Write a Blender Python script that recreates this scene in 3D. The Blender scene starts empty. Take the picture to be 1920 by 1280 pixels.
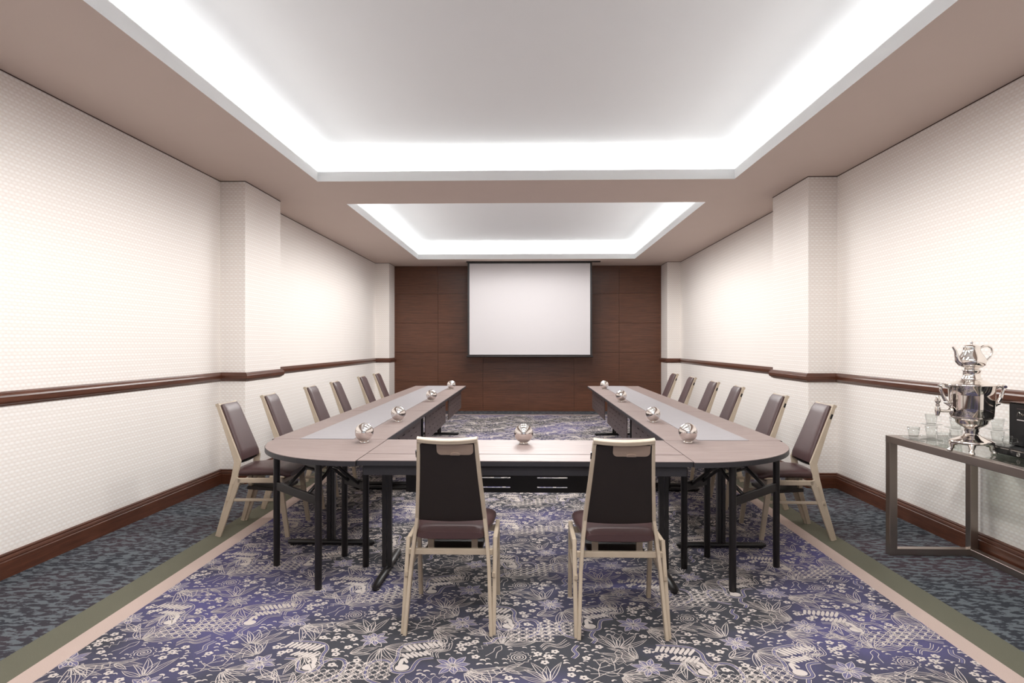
import bpy, math, random
from mathutils import Vector, Matrix

PI = math.pi
C = bpy.context.scene.collection
F_PX, W_PX = 1200.0, 1920.0

# ------------------------------------------------------------------ mesh helper
class MB:
    def __init__(self):
        self.v, self.f, self.m, self.s = [], [], [], []
    def add(self, verts, faces, mat=0, smooth=False):
        b = len(self.v)
        self.v.extend([tuple(p) for p in verts])
        for f in faces:
            self.f.append(tuple(i + b for i in f)); self.m.append(mat); self.s.append(smooth)
        return self
    def box(self, x0, x1, y0, y1, z0, z1, mat=0):
        v = [(x0,y0,z0),(x1,y0,z0),(x1,y1,z0),(x0,y1,z0),(x0,y0,z1),(x1,y0,z1),(x1,y1,z1),(x0,y1,z1)]
        return self.add(v, [(0,3,2,1),(4,5,6,7),(0,1,5,4),(1,2,6,5),(2,3,7,6),(3,0,4,7)], mat)
    def rings(self, rings, cap=True, mat=0, smooth=True, closed=False):
        n = len(rings[0]); v = [p for r in rings for p in r]; f = []
        k = len(rings)
        for i in range(k if closed else k - 1):
            a, b = i * n, ((i + 1) % k) * n
            for j in range(n):
                f.append((a + j, a + (j + 1) % n, b + (j + 1) % n, b + j))
        self.add(v, f, mat, smooth)
        if cap and not closed:
            self.add(rings[0], [tuple(reversed(range(n)))], mat, False)
            self.add(rings[-1], [tuple(range(n))], mat, False)
        return self
    def tube(self, pts, rad, n=12, mat=0, cap=True, closed=False, squash=1.0):
        pts = [Vector(p) for p in pts]
        if not isinstance(rad, (list, tuple)): rad = [rad] * len(pts)
        T = []
        k = len(pts)
        for i in range(k):
            if closed: d = pts[(i + 1) % k] - pts[i - 1]
            else: d = pts[min(i + 1, k - 1)] - pts[max(i - 1, 0)]
            T.append(d.normalized())
        up = Vector((0, 0, 1)) if abs(T[0].z) < .9 else Vector((1, 0, 0))
        a = T[0].cross(up).normalized(); rs = []
        for i in range(k):
            a = (a - T[i] * a.dot(T[i])).normalized(); b = T[i].cross(a)
            rs.append([pts[i] + (a * math.cos(2*PI*j/n) + b * math.sin(2*PI*j/n) * squash) * rad[i] for j in range(n)])
        return self.rings(rs, cap, mat, True, closed)
    def lathe(self, prof, c=(0,0,0), n=32, mat=0, cap=True):
        rs = [[(c[0] + r * math.cos(2*PI*j/n), c[1] + r * math.sin(2*PI*j/n), c[2] + z) for j in range(n)] for r, z in prof]
        return self.rings(rs, cap, mat, True)
    def sweep(self, pts, wx, wd, ch=.003, mat=0):
        """bar through pts, chamfered rectangle section: wx along x, wd in the yz plane"""
        pts = [Vector(p) for p in pts]; k = len(pts); rs = []
        for i in range(k):
            def dirv(a, b):
                d = pts[b] - pts[a]; return Vector((0, d.y, d.z)).normalized()
            if i == 0: t = dirv(0, 1); sc = 1
            elif i == k - 1: t = dirv(k - 2, k - 1); sc = 1
            else:
                a, b = dirv(i - 1, i), dirv(i, i + 1); t = (a + b).normalized(); sc = 1 / max(.5, t.dot(a))
            nrm = Vector((0, -t.z, t.y))
            hx, hd = wx[i] / 2, wd[i] / 2 * sc
            c = min(ch, hx * .45, hd * .45)
            sec = [(-hx + c, -hd), (hx - c, -hd), (hx, -hd + c), (hx, hd - c), (hx - c, hd), (-hx + c, hd), (-hx, hd - c), (-hx, -hd + c)]
            rs.append([pts[i] + Vector((1, 0, 0)) * u + nrm * w for u, w in sec])
        return self.rings(rs, True, mat, False)
    def bar(self, p0, p1, w, d, up=(0,0,1), ch=.002, mat=0):
        """straight bar, w = width along side axis, d = along up"""
        p0, p1 = Vector(p0), Vector(p1); t = (p1 - p0).normalized(); u = Vector(up)
        if abs(t.dot(u)) > .95: u = Vector((0, 1, 0))
        s = t.cross(u).normalized(); u = s.cross(t)
        hx, hd = w / 2, d / 2; c = min(ch, hx * .45, hd * .45)
        sec = [(-hx + c, -hd), (hx - c, -hd), (hx, -hd + c), (hx, hd - c), (hx - c, hd), (-hx + c, hd), (-hx, hd - c), (-hx, -hd + c)]
        return self.rings([[p + s * a + u * b for a, b in sec] for p in (p0, p1)], True, mat, False)
    def xf(self, M):
        self.v = [tuple(M @ Vector(p)) for p in self.v]; return self
    def build(self, name, mats, parent=None, loc=None):
        me = bpy.data.meshes.new(name)
        me.from_pydata(self.v, [], self.f)
        if not isinstance(mats, (list, tuple)): mats = [mats]
        for m in mats: me.materials.append(m)
        me.polygons.foreach_set('material_index', self.m)
        me.polygons.foreach_set('use_smooth', self.s)
        me.update()
        o = bpy.data.objects.new(name, me); C.objects.link(o)
        if parent: o.parent = parent
        if loc: o.location = loc
        return o

def thing(name, label, cat, loc=(0,0,0), rz=0, group=None):
    o = bpy.data.objects.new(name, None); C.objects.link(o)
    o.empty_display_size = .1
    o.location = loc; o.rotation_euler = (0, 0, rz); o['label'] = label; o['category'] = cat
    if group: o['group'] = group
    return o
def tag(o, label, cat, group=None):
    o['label'] = label; o['category'] = cat
    if group: o['group'] = group
    return o
def struct(o):
    o['kind'] = 'structure'; return o
def copy_tree(o, parent=None):
    c = o.copy(); C.objects.link(c); c.parent = parent
    for ch in list(o.children): copy_tree(ch, c)
    return c

# ------------------------------------------------------------------ materials
def lin(c):
    return tuple(((x / 255) / 12.92 if x <= 10 else (((x / 255) + .055) / 1.055) ** 2.4) for x in c) + (1,)
def new_mat(name):
    m = bpy.data.materials.new(name); m.use_nodes = True
    nt = m.node_tree; b = nt.nodes['Principled BSDF']; return m, nt, b
def N(nt, t, **kw):
    n = nt.nodes.new(t)
    for k, v in kw.items(): setattr(n, k, v)
    return n
def L(nt, a, b): nt.links.new(a, b)
def mth(nt, op, a, b=None, clamp=False):
    n = N(nt, 'ShaderNodeMath', operation=op); n.use_clamp = clamp
    for i, x in enumerate((a, b)):
        if x is None: continue
        if isinstance(x, (int, float)): n.inputs[i].default_value = x
        else: L(nt, x, n.inputs[i])
    return n.outputs[0]
def mixc(nt, fac, a, b):
    n = N(nt, 'ShaderNodeMix', data_type='RGBA')
    if isinstance(fac, (int, float)): n.inputs[0].default_value = fac
    else: L(nt, fac, n.inputs[0])
    for i, x in ((6, a), (7, b)):
        if isinstance(x, tuple): n.inputs[i].default_value = x
        else: L(nt, x, n.inputs[i])
    return n.outputs[2]
def coords(nt, scale=(1,1,1), obj=False):
    t = N(nt, 'ShaderNodeTexCoord') if obj else N(nt, 'ShaderNodeNewGeometry')
    mp = N(nt, 'ShaderNodeMapping'); mp.inputs['Scale'].default_value = scale
    L(nt, t.outputs['Object'] if obj else t.outputs['Position'], mp.inputs[0]); return mp.outputs[0]
def noise(nt, vec, scale, detail=3, rough=.5):
    n = N(nt, 'ShaderNodeTexNoise'); n.inputs['Scale'].default_value = scale
    n.inputs['Detail'].default_value = detail; n.inputs['Roughness'].default_value = rough
    L(nt, vec, n.inputs['Vector']); return n.outputs['Fac']
def ramp(nt, fac, stops):
    n = N(nt, 'ShaderNodeValToRGB'); e = n.color_ramp.elements
    while len(e) < len(stops): e.new(.5)
    for i, (p, c) in enumerate(stops): e[i].position = p; e[i].color = c
    L(nt, fac, n.inputs[0]); return n.outputs[0]
def bump(nt, b, h, strength=.3, dist=.002):
    n = N(nt, 'ShaderNodeBump'); n.inputs['Strength'].default_value = strength; n.inputs['Distance'].default_value = dist
    L(nt, h, n.inputs['Height']); L(nt, n.outputs[0], b.inputs['Normal'])
def plain(name, col, rough=.5, metal=0, spec=.5, var=.06, vs=30):
    m, nt, b = new_mat(name)
    c = lin(col)
    f = noise(nt, coords(nt, obj=True), vs, 3)
    d = tuple(x * (1 - var) for x in c[:3]) + (1,); e = tuple(min(1, x * (1 + var)) for x in c[:3]) + (1,)
    L(nt, mixc(nt, f, d, e), b.inputs['Base Color'])
    b.inputs['Roughness'].default_value = rough; b.inputs['Metallic'].default_value = metal
    b.inputs['Specular IOR Level'].default_value = spec
    return m

def mat_wallpaper():
    m, nt, b = new_mat('wallpaper')
    g = N(nt, 'ShaderNodeNewGeometry'); sp = N(nt, 'ShaderNodeSeparateXYZ'); L(nt, g.outputs['Position'], sp.inputs[0])
    u = mth(nt, 'ADD', sp.outputs[0], sp.outputs[1]); v = sp.outputs[2]
    rows = mth(nt, 'DIVIDE', v, .0215); row = mth(nt, 'FLOOR', rows); fr = mth(nt, 'FRACT', rows)
    odd = mth(nt, 'MODULO', row, 2.0)
    uu = mth(nt, 'ADD', mth(nt, 'DIVIDE', u, .043), mth(nt, 'MULTIPLY', odd, .5))
    fu = mth(nt, 'FRACT', mth(nt, 'ADD', uu, 1000))
    # half-oval scale in every cell
    du = mth(nt, 'MULTIPLY', mth(nt, 'SUBTRACT', fu, .5), 1.8)
    dv = mth(nt, 'MULTIPLY', mth(nt, 'SUBTRACT', fr, .42), 1.75)
    r = mth(nt, 'SQRT', mth(nt, 'ADD', mth(nt, 'MULTIPLY', du, du), mth(nt, 'MULTIPLY', dv, dv)))
    hgt = mth(nt, 'SUBTRACT', 1.0, mth(nt, 'MULTIPLY', r, .9), clamp=True)
    fine = noise(nt, coords(nt), 400, 2)
    hgt = mth(nt, 'MULTIPLY', hgt, mth(nt, 'SUBTRACT', 1.0, mth(nt, 'MULTIPLY', odd, .4)))
    h2 = mth(nt, 'ADD', hgt, mth(nt, 'MULTIPLY', fine, .25))
    L(nt, mixc(nt, mth(nt, 'MULTIPLY', hgt, 1.6, clamp=True), lin((230, 222, 215)), lin((243, 239, 235))), b.inputs['Base Color'])
    b.inputs['Roughness'].default_value = .6; b.inputs['Specular IOR Level'].default_value = .25
    bump(nt, b, h2, .35, .003)
    return m
def mat_wood(name, dark, light, rough=.35, scale=(3, 3, 60), obj=False, spec=.5):
    m, nt, b = new_mat(name)
    vec = coords(nt, scale, obj)
    f = noise(nt, vec, 1.6, 6, .65); f2 = noise(nt, coords(nt, (1, 1, 1), obj), 1.2, 2)
    c = ramp(nt, f, [(.3, lin(dark)), (.72, lin(light))])
    c = mixc(nt, mth(nt, 'MULTIPLY', f2, .35), c, lin(dark))
    L(nt, c, b.inputs['Base Color']); b.inputs['Roughness'].default_value = rough
    b.inputs['Specular IOR Level'].default_value = spec
    bump(nt, b, f, .05, .001)
    return m
def mat_border():
    m, nt, b = new_mat('border_carpet')
    f = noise(nt, coords(nt, (6, 13, 1)), 2.4, 3, .55)
    mask = ramp(nt, f, [(.47, (0,0,0,1)), (.51, (1,1,1,1))])
    big = noise(nt, coords(nt), 1.1, 2)
    dark = mixc(nt, ramp(nt, big, [(.4, (0,0,0,1)), (.6, (1,1,1,1))]), lin((58, 60, 66)), lin((76, 62, 68)))
    c = mixc(nt, mask, lin((108, 114, 119)), dark)
    pile = noise(nt, coords(nt), 500, 2)
    c = mixc(nt, mth(nt, 'MULTIPLY', pile, .35), c, lin((60, 64, 70)))
    L(nt, c, b.inputs['Base Color']); b.inputs['Roughness'].default_value = .95; b.inputs['Specular IOR Level'].default_value = .1
    bump(nt, b, pile, .5, .004)
    return m
def mat_pile(name, c0, c1, scale=350, c2=None, sc2=.8):
    m, nt, b = new_mat(name)
    pile = noise(nt, coords(nt), scale, 2)
    c = mixc(nt, pile, lin(c0), lin(c1))
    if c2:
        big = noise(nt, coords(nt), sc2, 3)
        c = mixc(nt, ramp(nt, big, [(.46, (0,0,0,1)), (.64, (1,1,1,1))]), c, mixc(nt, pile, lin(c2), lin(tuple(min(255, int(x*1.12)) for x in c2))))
    L(nt, c, b.inputs['Base Color']); b.inputs['Roughness'].default_value = .95; b.inputs['Specular IOR Level'].default_value = .1
    bump(nt, b, pile, .5, .004)
    return m
def mat_metal(name, col, rough, aniso=False, scale=(1,1,200)):
    m, nt, b = new_mat(name)
    f = noise(nt, coords(nt, scale, True), 3, 3)
    c = lin(col); d = tuple(x * .88 for x in c[:3]) + (1,)
    L(nt, mixc(nt, f, d, c), b.inputs['Base Color'])
    b.inputs['Metallic'].default_value = 1
    if rough > .15:
        L(nt, mth(nt, 'ADD', mth(nt, 'MULTIPLY', f, .12), rough - .06), b.inputs['Roughness'])
    else: b.inputs['Roughness'].default_value = rough
    return m
def mat_glass(name, tint=(.97, .98, .975, 1), ior=1.5, dirt=.05):
    """thin clear glass: see-through with mirror reflection growing at grazing angles"""
    m, nt, b = new_mat(name); out = nt.nodes['Material Output']
    nt.nodes.remove(b)
    f = noise(nt, coords(nt, obj=True), 8, 1)
    tr = N(nt, 'ShaderNodeBsdfTransparent'); gl = N(nt, 'ShaderNodeBsdfGlossy'); gl.inputs['Roughness'].default_value = .01
    L(nt, mixc(nt, f, tint, tuple(x * .985 for x in tint[:3]) + (1,)), tr.inputs[0])
    lw = N(nt, 'ShaderNodeLayerWeight'); lw.inputs[0].default_value = .5
    fac = mth(nt, 'ADD', mth(nt, 'MULTIPLY', mth(nt, 'POWER', lw.outputs['Facing'], 3.5), .7), dirt, clamp=True)
    mx = N(nt, 'ShaderNodeMixShader'); L(nt, fac, mx.inputs[0]); L(nt, tr.outputs[0], mx.inputs[1]); L(nt, gl.outputs[0], mx.inputs[2])
    L(nt, mx.outputs[0], out.inputs[0])
    return m

M = {}
M['wallpaper'] = mat_wallpaper()
M['soffit'] = plain('soffit_paint', (210, 194, 184), .8, spec=.2, var=.02, vs=3)
M['tray'] = plain('tray_paint', (232, 233, 233), .85, spec=.2, var=.01, vs=3)
M['panel'] = mat_wood('wall_veneer', (64, 36, 24), (116, 74, 52), .3, (2.2, 2.2, 75))
M['trimwood'] = mat_wood('trim_wood', (66, 36, 24), (104, 62, 44), .32, (3, 3, 40))
M['border'] = mat_border()
M['field'] = mat_pile('field_carpet', (56, 57, 62), (84, 84, 90), 350, (90, 86, 126), .75)  # violet patches are daylight on the pile, painted into the ground colour
M['cream'] = mat_pile('cream_carpet', (184, 164, 155), (206, 186, 177))
M['green'] = mat_pile('green_carpet', (96, 96, 82), (118, 116, 102))
M['motif'] = mat_pile('motif_yarn', (186, 176, 170), (230, 220, 214), 500)
M['motif_violet'] = mat_pile('motif_violet_yarn', (88, 86, 120), (132, 128, 160), 700)
M['tabletop'] = mat_wood('table_laminate', (128, 112, 108), (164, 148, 143), .46, (3, 60, 3), spec=.32)
M['edge'] = plain('table_edge_band', (44, 42, 46), .45)
M['black'] = plain('black_steel', (24, 20, 20), .42)
M['blackpl'] = plain('black_plastic', (18, 18, 20), .25)
M['modesty'] = plain('modesty_panel_laminate', (74, 60, 58), .45)
M['modesty_dark'] = plain('modesty_panel_dark', (30, 25, 24), .45)
M['frame'] = mat_wood('chair_frame_paint', (176, 160, 140), (194, 178, 158), .38, (4, 4, 4), True)
M['vinyl'] = plain('chair_vinyl', (72, 50, 50), .42, var=.08, vs=60)
M['vinylback'] = plain('chair_back_shell', (31, 22, 19), .5, var=.1, vs=300)
M['tan'] = plain('chair_handle_plate', (150, 130, 116), .5)
M['steel'] = mat_metal('brushed_steel', (176, 164, 156), .34)
M['chrome'] = mat_metal('polished_silver', (238, 232, 226), .06, scale=(1,1,1))
M['ballmetal'] = mat_metal('brushed_ball_metal', (236, 230, 226), .09, scale=(1,1,30))
M['glass'] = mat_glass('clear_glass')
M['topglass'] = mat_glass('table_glass', (.80, .86, .80, 1), 1.6, .22)
M['runner'] = mat_wood('runner_cloth', (152, 148, 151), (170, 167, 170), .5, (4, 160, 4), spec=.3)
M['screen'] = plain('screen_fabric', (194, 190, 191), .9, spec=.1, var=.01)
M['white'] = plain('white_ceramic', (240, 238, 236), .2)
M['gap'] = plain('shadow_gap', (70, 50, 44), .8)

# ------------------------------------------------------------------ room shell
H = 2.995
YR = -3.6      # rear wall
YB = 13.2      # panelled wall
LW = [(-3.24, YR), (-3.05, 6.27), (-2.80, 6.27), (-2.80, 7.17), (-3.06, 7.17), (-3.045, 12.68), (-2.765, 12.68), (-2.765, YB)]
RW = [(2.98, YR), (2.973, 6.23), (2.697, 6.23), (2.697, 7.12), (2.975, 7.12), (2.995, 12.62), (2.73, 12.62), (2.73, YB)]

def offset_path(path, side, off):
    out = []
    ns = []
    for i in range(len(path) - 1):
        dx, dy = path[i+1][0] - path[i][0], path[i+1][1] - path[i][1]; l = math.hypot(dx, dy)
        ns.append((side * dy / l, -side * dx / l))
    for i, p in enumerate(path):
        if i == 0: n = ns[0]; out.append((p[0] + n[0]*off, p[1] + n[1]*off)); continue
        if i == len(path) - 1: n = ns[-1]; out.append((p[0] + n[0]*off, p[1] + n[1]*off)); continue
        a, b = ns[i-1], ns[i]; k = 1 + a[0]*b[0] + a[1]*b[1]
        out.append((p[0] + (a[0]+b[0])/k*off, p[1] + (a[1]+b[1])/k*off))
    return out
def profile_run(mb, path, side, prof, mat=0):
    cols = []
    for off, z in prof:
        q = offset_path(path, side, off); cols.append([(x, y, z) for x, y in q])
    n = len(prof)
    for i in range(len(path) - 1):
        for j in range(n - 1):
            a, b, c, d = cols[j][i], cols[j][i+1], cols[j+1][i+1], cols[j+1][i]
            mb.add([a, b, c, d], [(0, 1, 2, 3)] if side > 0 else [(3, 2, 1, 0)], mat)

for name, path, side in (('left', LW, 1), ('right', RW, -1)):
    mb = MB()
    profile_run(mb, path, side, [(0, -.05), (0, H - .006)], 0)
    profile_run(mb, path, side, [(.003, H - .007), (.003, H + .002)], 1)
    profile_run(mb, path, side, [(-.12, 0), (-.12, 3.4), (0, 3.4), (0, H)], 0)
    struct(mb.build('wall_' + name, [M['wallpaper'], M['gap']]))
    mb = MB()
    profile_run(mb, path, side, [(0, 0), (.026, 0), (.026, .098), (.021, .103), (.021, .107), (.024, .111), (.02, .122), (.014, .126), (.015, .136), (.008, .142), (0, .143)])
    struct(mb.build('baseboard_' + name, M['trimwood']))
    mb = MB()
    profile_run(mb, path, side, [(0, 1.016), (.012, 1.016), (.014, 1.022), (.026, 1.028), (.034, 1.042), (.036, 1.068), (.032, 1.078), (.020, 1.092), (.016, 1.1), (0, 1.101)])
    struct(mb.build('trim_1' if side > 0 else 'trim_2', M['trimwood']))

# panelled wall
mb = MB()
mb.box(-2.9, 2.9, YB + .02, YB + .14, 0, 3.4, 1)
xs = [-2.77, -1.862, -.93, .012, .945, 1.872, 2.74]
for j in range(5):
    z0, z1 = .605 * j, min(.605 * (j + 1), H)
    for i in range(6):
        g = .0022
        x0, x1, za, zb = xs[i] + g, xs[i+1] - g, z0 + g, z1 - g
        if j == 0: za = 0
        mb.box(x0, x1, YB, YB + .03, za, zb, 0)
struct(mb.build('wall_back', [M['panel'], M['gap']]))

# rear wall behind the camera with a window band
mb = MB()
wz0, wz1, wx0, wx1 = .75, 2.55, -2.4, 2.3
mb.box(-3.4, wx0, YR - .15, YR, 0, 3.4); mb.box(wx1, 3.2, YR - .15, YR, 0, 3.4)
mb.box(wx0, wx1, YR - .15, YR, 0, wz0); mb.box(wx0, wx1, YR - .15, YR, wz1, 3.4)
struct(mb.build('wall_rear', M['soffit']))
mb = MB()
for i in range(4):
    x = wx0 + (wx1 - wx0) * i / 3
    mb.box(x - .03, x + .03, YR - .1, YR - .04, wz0, wz1)
mb.box(wx0, wx1, YR - .1, YR - .04, wz0, wz0 + .05); mb.box(wx0, wx1, YR - .1, YR - .04, wz1 - .05, wz1)
wf = struct(mb.build('window_1', M['edge']))
MB().box(wx0, wx1, YR - .075, YR - .069, wz0 + .05, wz1 - .05).build('window_pane', M['glass'], wf)

# ceiling with two lit trays
TX0, TX1 = -2.09, 2.02
TR = [(-1.3, 6.31), (7.33, 12.15)]
LIPZ, TZ, LEDGE, REC = 3.092, 3.34, 3.03, .17
mb = MB()
X0, X1 = -3.4, 3.2
def slab(x0, x1, y0, y1): mb.add([(x0,y0,H),(x1,y0,H),(x1,y1,H),(x0,y1,H)], [(3,2,1,0)], 0)
ys = [YR - .1, TR[0][0], TR[0][1], TR[1][0], TR[1][1], YB + .1]
slab(X0, TX0, ys[0], ys[5]); slab(TX1, X1, ys[0], ys[5])
slab(TX0, TX1, ys[0], ys[1]); slab(TX0, TX1, ys[2], ys[3]); slab(TX0, TX1, ys[4], ys[5])
def ringquads(rect0, z0, rect1, z1, mat):
    a = [(rect0[0],rect0[2],z0),(rect0[1],rect0[2],z0),(rect0[1],rect0[3],z0),(rect0[0],rect0[3],z0)]
    b = [(rect1[0],rect1[2],z1),(rect1[1],rect1[2],z1),(rect1[1],rect1[3],z1),(rect1[0],rect1[3],z1)]
    mb.add(a + b, [(i, (i+1) % 4, 4 + (i+1) % 4, 4 + i) for i in range(4)], mat)
def grow(r, d): return (r[0] - d, r[1] + d, r[2] - d, r[3] + d)
for y0, y1 in TR:
    r = (TX0, TX1, y0, y1)
    ringquads(r, H, r, LIPZ, 1)
    ringquads(r, LIPZ, grow(r, .025), LIPZ, 1)
    ringquads(grow(r, .025), LIPZ, grow(r, .025), LEDGE, 1)
    ringquads(grow(r, .025), LEDGE, grow(r, REC), LEDGE, 1)
    # recess wall, then a small cove radius into the raised ceiling
    prev = (grow(r, REC), LEDGE)
    for k in range(0, 7):
        a = k / 6 * PI / 2
        cur = (grow(r, REC - .05 * (1 - math.cos(a))), TZ - .05 + .05 * math.sin(a))
        ringquads(prev[0], prev[1], cur[0], cur[1], 1); prev = cur
    q = prev[0]
    mb.add([(q[0],q[2],TZ),(q[1],q[2],TZ),(q[1],q[3],TZ),(q[0],q[3],TZ)], [(3,2,1,0)], 1)
mb.box(X0, X1, ys[0], ys[5], 3.42, 3.5, 1)
struct(mb.build('ceiling', [M['soffit'], M['tray']]))

# floor
FX0, FX1 = -2.02, 1.95
FY1 = 12.45
mb = MB()
def fl(x0, x1, y0, y1, mat): mb.add([(x0,y0,0),(x1,y0,0),(x1,y1,0),(x0,y1,0)], [(0,1,2,3)], mat)
fl(-3.5, FX0 - .28, YR - .2, YB + .2, 0); fl(FX1 + .27, 3.3, YR - .2, YB + .2, 0)
fl(FX0 - .28, FX0 - .105, YR - .2, FY1 + .10, 2); fl(FX1 + .1, FX1 + .27, YR - .2, FY1 + .10, 2)
fl(FX0 - .105, FX0, YR - .2, FY1, 1); fl(FX1, FX1 + .1, YR - .2, FY1, 1)
fl(FX0 - .105, FX1 + .1, FY1, FY1 + .1, 1)
fl(FX0 - .28, FX1 + .27, FY1 + .1, YB + .2, 0)
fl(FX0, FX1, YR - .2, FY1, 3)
mb.box(-3.5, 3.3, YR - .2, YB + .2, -.1, -.01, 0)
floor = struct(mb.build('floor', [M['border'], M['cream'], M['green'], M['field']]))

# woven batik pattern of the carpet field: real yarn shapes a hair above the ground colour
def catmull(pts, n=6):
    p = [pts[0]] + list(pts) + [pts[-1]]; out = []
    for i in range(1, len(p) - 2):
        for k in range(n):
            t = k / n; a, b, c, d = p[i-1], p[i], p[i+1], p[i+2]
            out.append(tuple(.5 * ((2*b[j]) + (-a[j]+c[j])*t + (2*a[j]-5*b[j]+4*c[j]-d[j])*t*t + (-a[j]+3*b[j]-3*c[j]+d[j])*t**3) for j in (0, 1)))
    out.append(tuple(p[-2])); return out
class Tile:
    def __init__(s): s.q = []; s.occ = []; s.st = [(1, 0, 0, 0, 1, 0)]; s.zz = 0
    def push(s, tx, ty, rot=0, sc=1, mir=1):
        s.M = (tx, ty, math.cos(rot) * sc, math.sin(rot) * sc, mir)
    def X(s, p):
        tx, ty, c, n, m = s.M; x = p[0] * m; y = p[1]; return (tx + x*c - y*n, ty + x*n + y*c)
    def stroke(s, pts, w=.005, mat=0, occ=True):
        P = [s.X(p) for p in pts]; n = len(P); s.zz += 1; z = (s.zz % 7); Lr = []
        for i in range(n):
            a, b = P[max(0, i-1)], P[min(n-1, i+1)]; dx, dy = b[0]-a[0], b[1]-a[1]; l = math.hypot(dx, dy) or 1
            h = w / 2; Lr.append(((P[i][0] - dy/l*h, P[i][1] + dx/l*h), (P[i][0] + dy/l*h, P[i][1] - dx/l*h)))
        for i in range(n - 1): s.q.append(([Lr[i][1], Lr[i+1][1], Lr[i+1][0], Lr[i][0]], mat, z))
        if occ: s.occ.extend(P[::2])
    def poly(s, pts, mat=0):
        P = [s.X(p) for p in pts]; s.zz += 1
        if s.M[4] < 0: P.reverse()
        s.q.append((P, mat, s.zz % 7)); cx = sum(p[0] for p in P)/len(P); cy = sum(p[1] for p in P)/len(P); s.occ.append((cx, cy))
def leafpts(L_, w, n=7, bend=0, ox=0, oy=0, a=0):
    up = []; dn = []
    for k in range(n + 1):
        t = k / n; r = w * math.sin(PI * t ** .85) ; x = L_ * t; y = bend * math.sin(PI * t)
        up.append((x, y + r)); dn.append((x, y - r))
    ca, sa = math.cos(a), math.sin(a)
    return [(ox + x*ca - y*sa, oy + x*sa + y*ca) for x, y in up + dn[::-1][1:-1]]
def leaf(T, L_, w, a, ox=0, oy=0, bend=0, fill=None, rib=True, sw=.0038):
    p = leafpts(L_, w, 7, bend, ox, oy, a)
    if fill is not None: T.poly(list(reversed(p)), fill)
    T.stroke(p + [p[0]], sw)
    if rib:
        ca, sa = math.cos(a), math.sin(a)
        T.stroke([(ox + t*L_*ca - bend*math.sin(PI*t)*sa, oy + t*L_*sa + bend*math.sin(PI*t)*ca) for t in (.08, .3, .5, .7, .86)], .003)
def feather(T, ox, oy, a, L_, w):
    p = []
    for k in range(14):
        q = 2*PI*k/14; x = L_/2*math.cos(q); y = w/2*math.copysign(abs(math.sin(q)) ** .8, math.sin(q)) + .010*math.sin(PI*x/L_)
        p.append((ox + x*math.cos(a) - y*math.sin(a), oy + x*math.sin(a) + y*math.cos(a)))
    T.poly(p, 0)
def band(T, pts, w=.02):
    c = catmull(pts, 5); n = len(c); l = []; r = []
    for i in range(n):
        a, b = c[max(0, i-1)], c[min(n-1, i+1)]; dx, dy = b[0]-a[0], b[1]-a[1]; d = math.hypot(dx, dy) or 1
        l.append((c[i][0] - dy/d*w/2, c[i][1] + dx/d*w/2)); r.append((c[i][0] + dy/d*w/2, c[i][1] - dx/d*w/2))
    T.stroke(c, w * .5, 1); T.stroke(l, .0036); T.stroke(r, .0036)
def wing(T):
    # S shaped wing with two rows of lobes and a beaded band
    for k in range(8):
        t = k / 7; feather(T, .035 + .17*t, .235 + .055*t, 1.95 - .25*t, .085 - .02*t, .021)
    for k in range(6):
        t = k / 5; feather(T, .04 + .11*t, .150 + .035*t, 1.95, .07 - .015*t, .020)
    feather(T, .03, .085, 1.2, .08, .026); feather(T, .05, .105, 1.6, .06, .02)
    p = [(.045 + .036*math.cos(2*PI*k/14), .030 + .033*math.sin(2*PI*k/14)) for k in range(14)]
    T.poly(p, 0)
    band(T, [(.20, .33), (.10, .315), (.02, .28), (-.008, .22), (.0, .16), (.0, .10), (-.012, .05), (.005, -.005), (.05, -.022), (.095, .0), (.105, .06), (.125, .115), (.19, .135)])
    band(T, [(-.012, .06), (-.05, .10), (-.10, .10), (-.13, .06), (-.13, -.02), (-.10, -.09), (-.03, -.13)])
def star(T, r=.085, n=8):
    for k in range(n):
        a = 2*PI*k/n + .2; L_ = r * (1 if k % 2 else .82)
        leaf(T, L_, r * .22, a, .012*math.cos(a), .012*math.sin(a), 0, 1, True, .0035)
    for k in range(10):
        a = 2*PI*k/10; T.stroke([(.006*math.cos(a), .006*math.sin(a)), (.03*math.cos(a), .03*math.sin(a))], .003)
def lattice(T, rx, ry, st=.044):
    ins = lambda x, y: abs(x/rx) ** 2.5 + abs(y/ry) ** 2.5 < 1
    ny = int(ry / st) + 1; nx = int(rx / st) + 1
    for j in range(-ny, ny + 1):
        y = j * st
        for i in range(-nx, nx + 1):
            x = i * st
            if not ins(x + st/2, y + st/2): continue
            T.stroke([(x, y), (x + st, y)], .0036); T.stroke([(x, y), (x + st, y + st)], .0038); T.stroke([(x + st, y), (x, y + st)], .0038)
            if (i + j) % 2 == 0: T.poly([(x + st/2 + .007*math.cos(q) + .004*math.sin(q), y + st/2 + .017*math.sin(q)) for q in [2*PI*k/8 for k in range(8)]], 0)
            else: T.stroke([(x + st*.5, y + .004), (x + st*.5, y + st - .004)], .003)
def spray(T, x, y, a, L_, dep, rnd):
    n = 5; p = [(x, y)]
    for k in range(n):
        a += rnd.uniform(-.22, .22); x += L_/n*math.cos(a); y += L_/n*math.sin(a); p.append((x, y))
        if dep and k in (1, 2, 3):
            spray(T, x, y, a + (1 if k % 2 else -1) * rnd.uniform(.7, 1.0), L_ * .5, dep - 1, rnd)
    T.stroke(p, .0036)
    if dep == 0:
        T.stroke([(x + .006*math.cos(q), y + .006*math.sin(q)) for q in [2*PI*k/7 for k in range(8)]], .0032)
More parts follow.
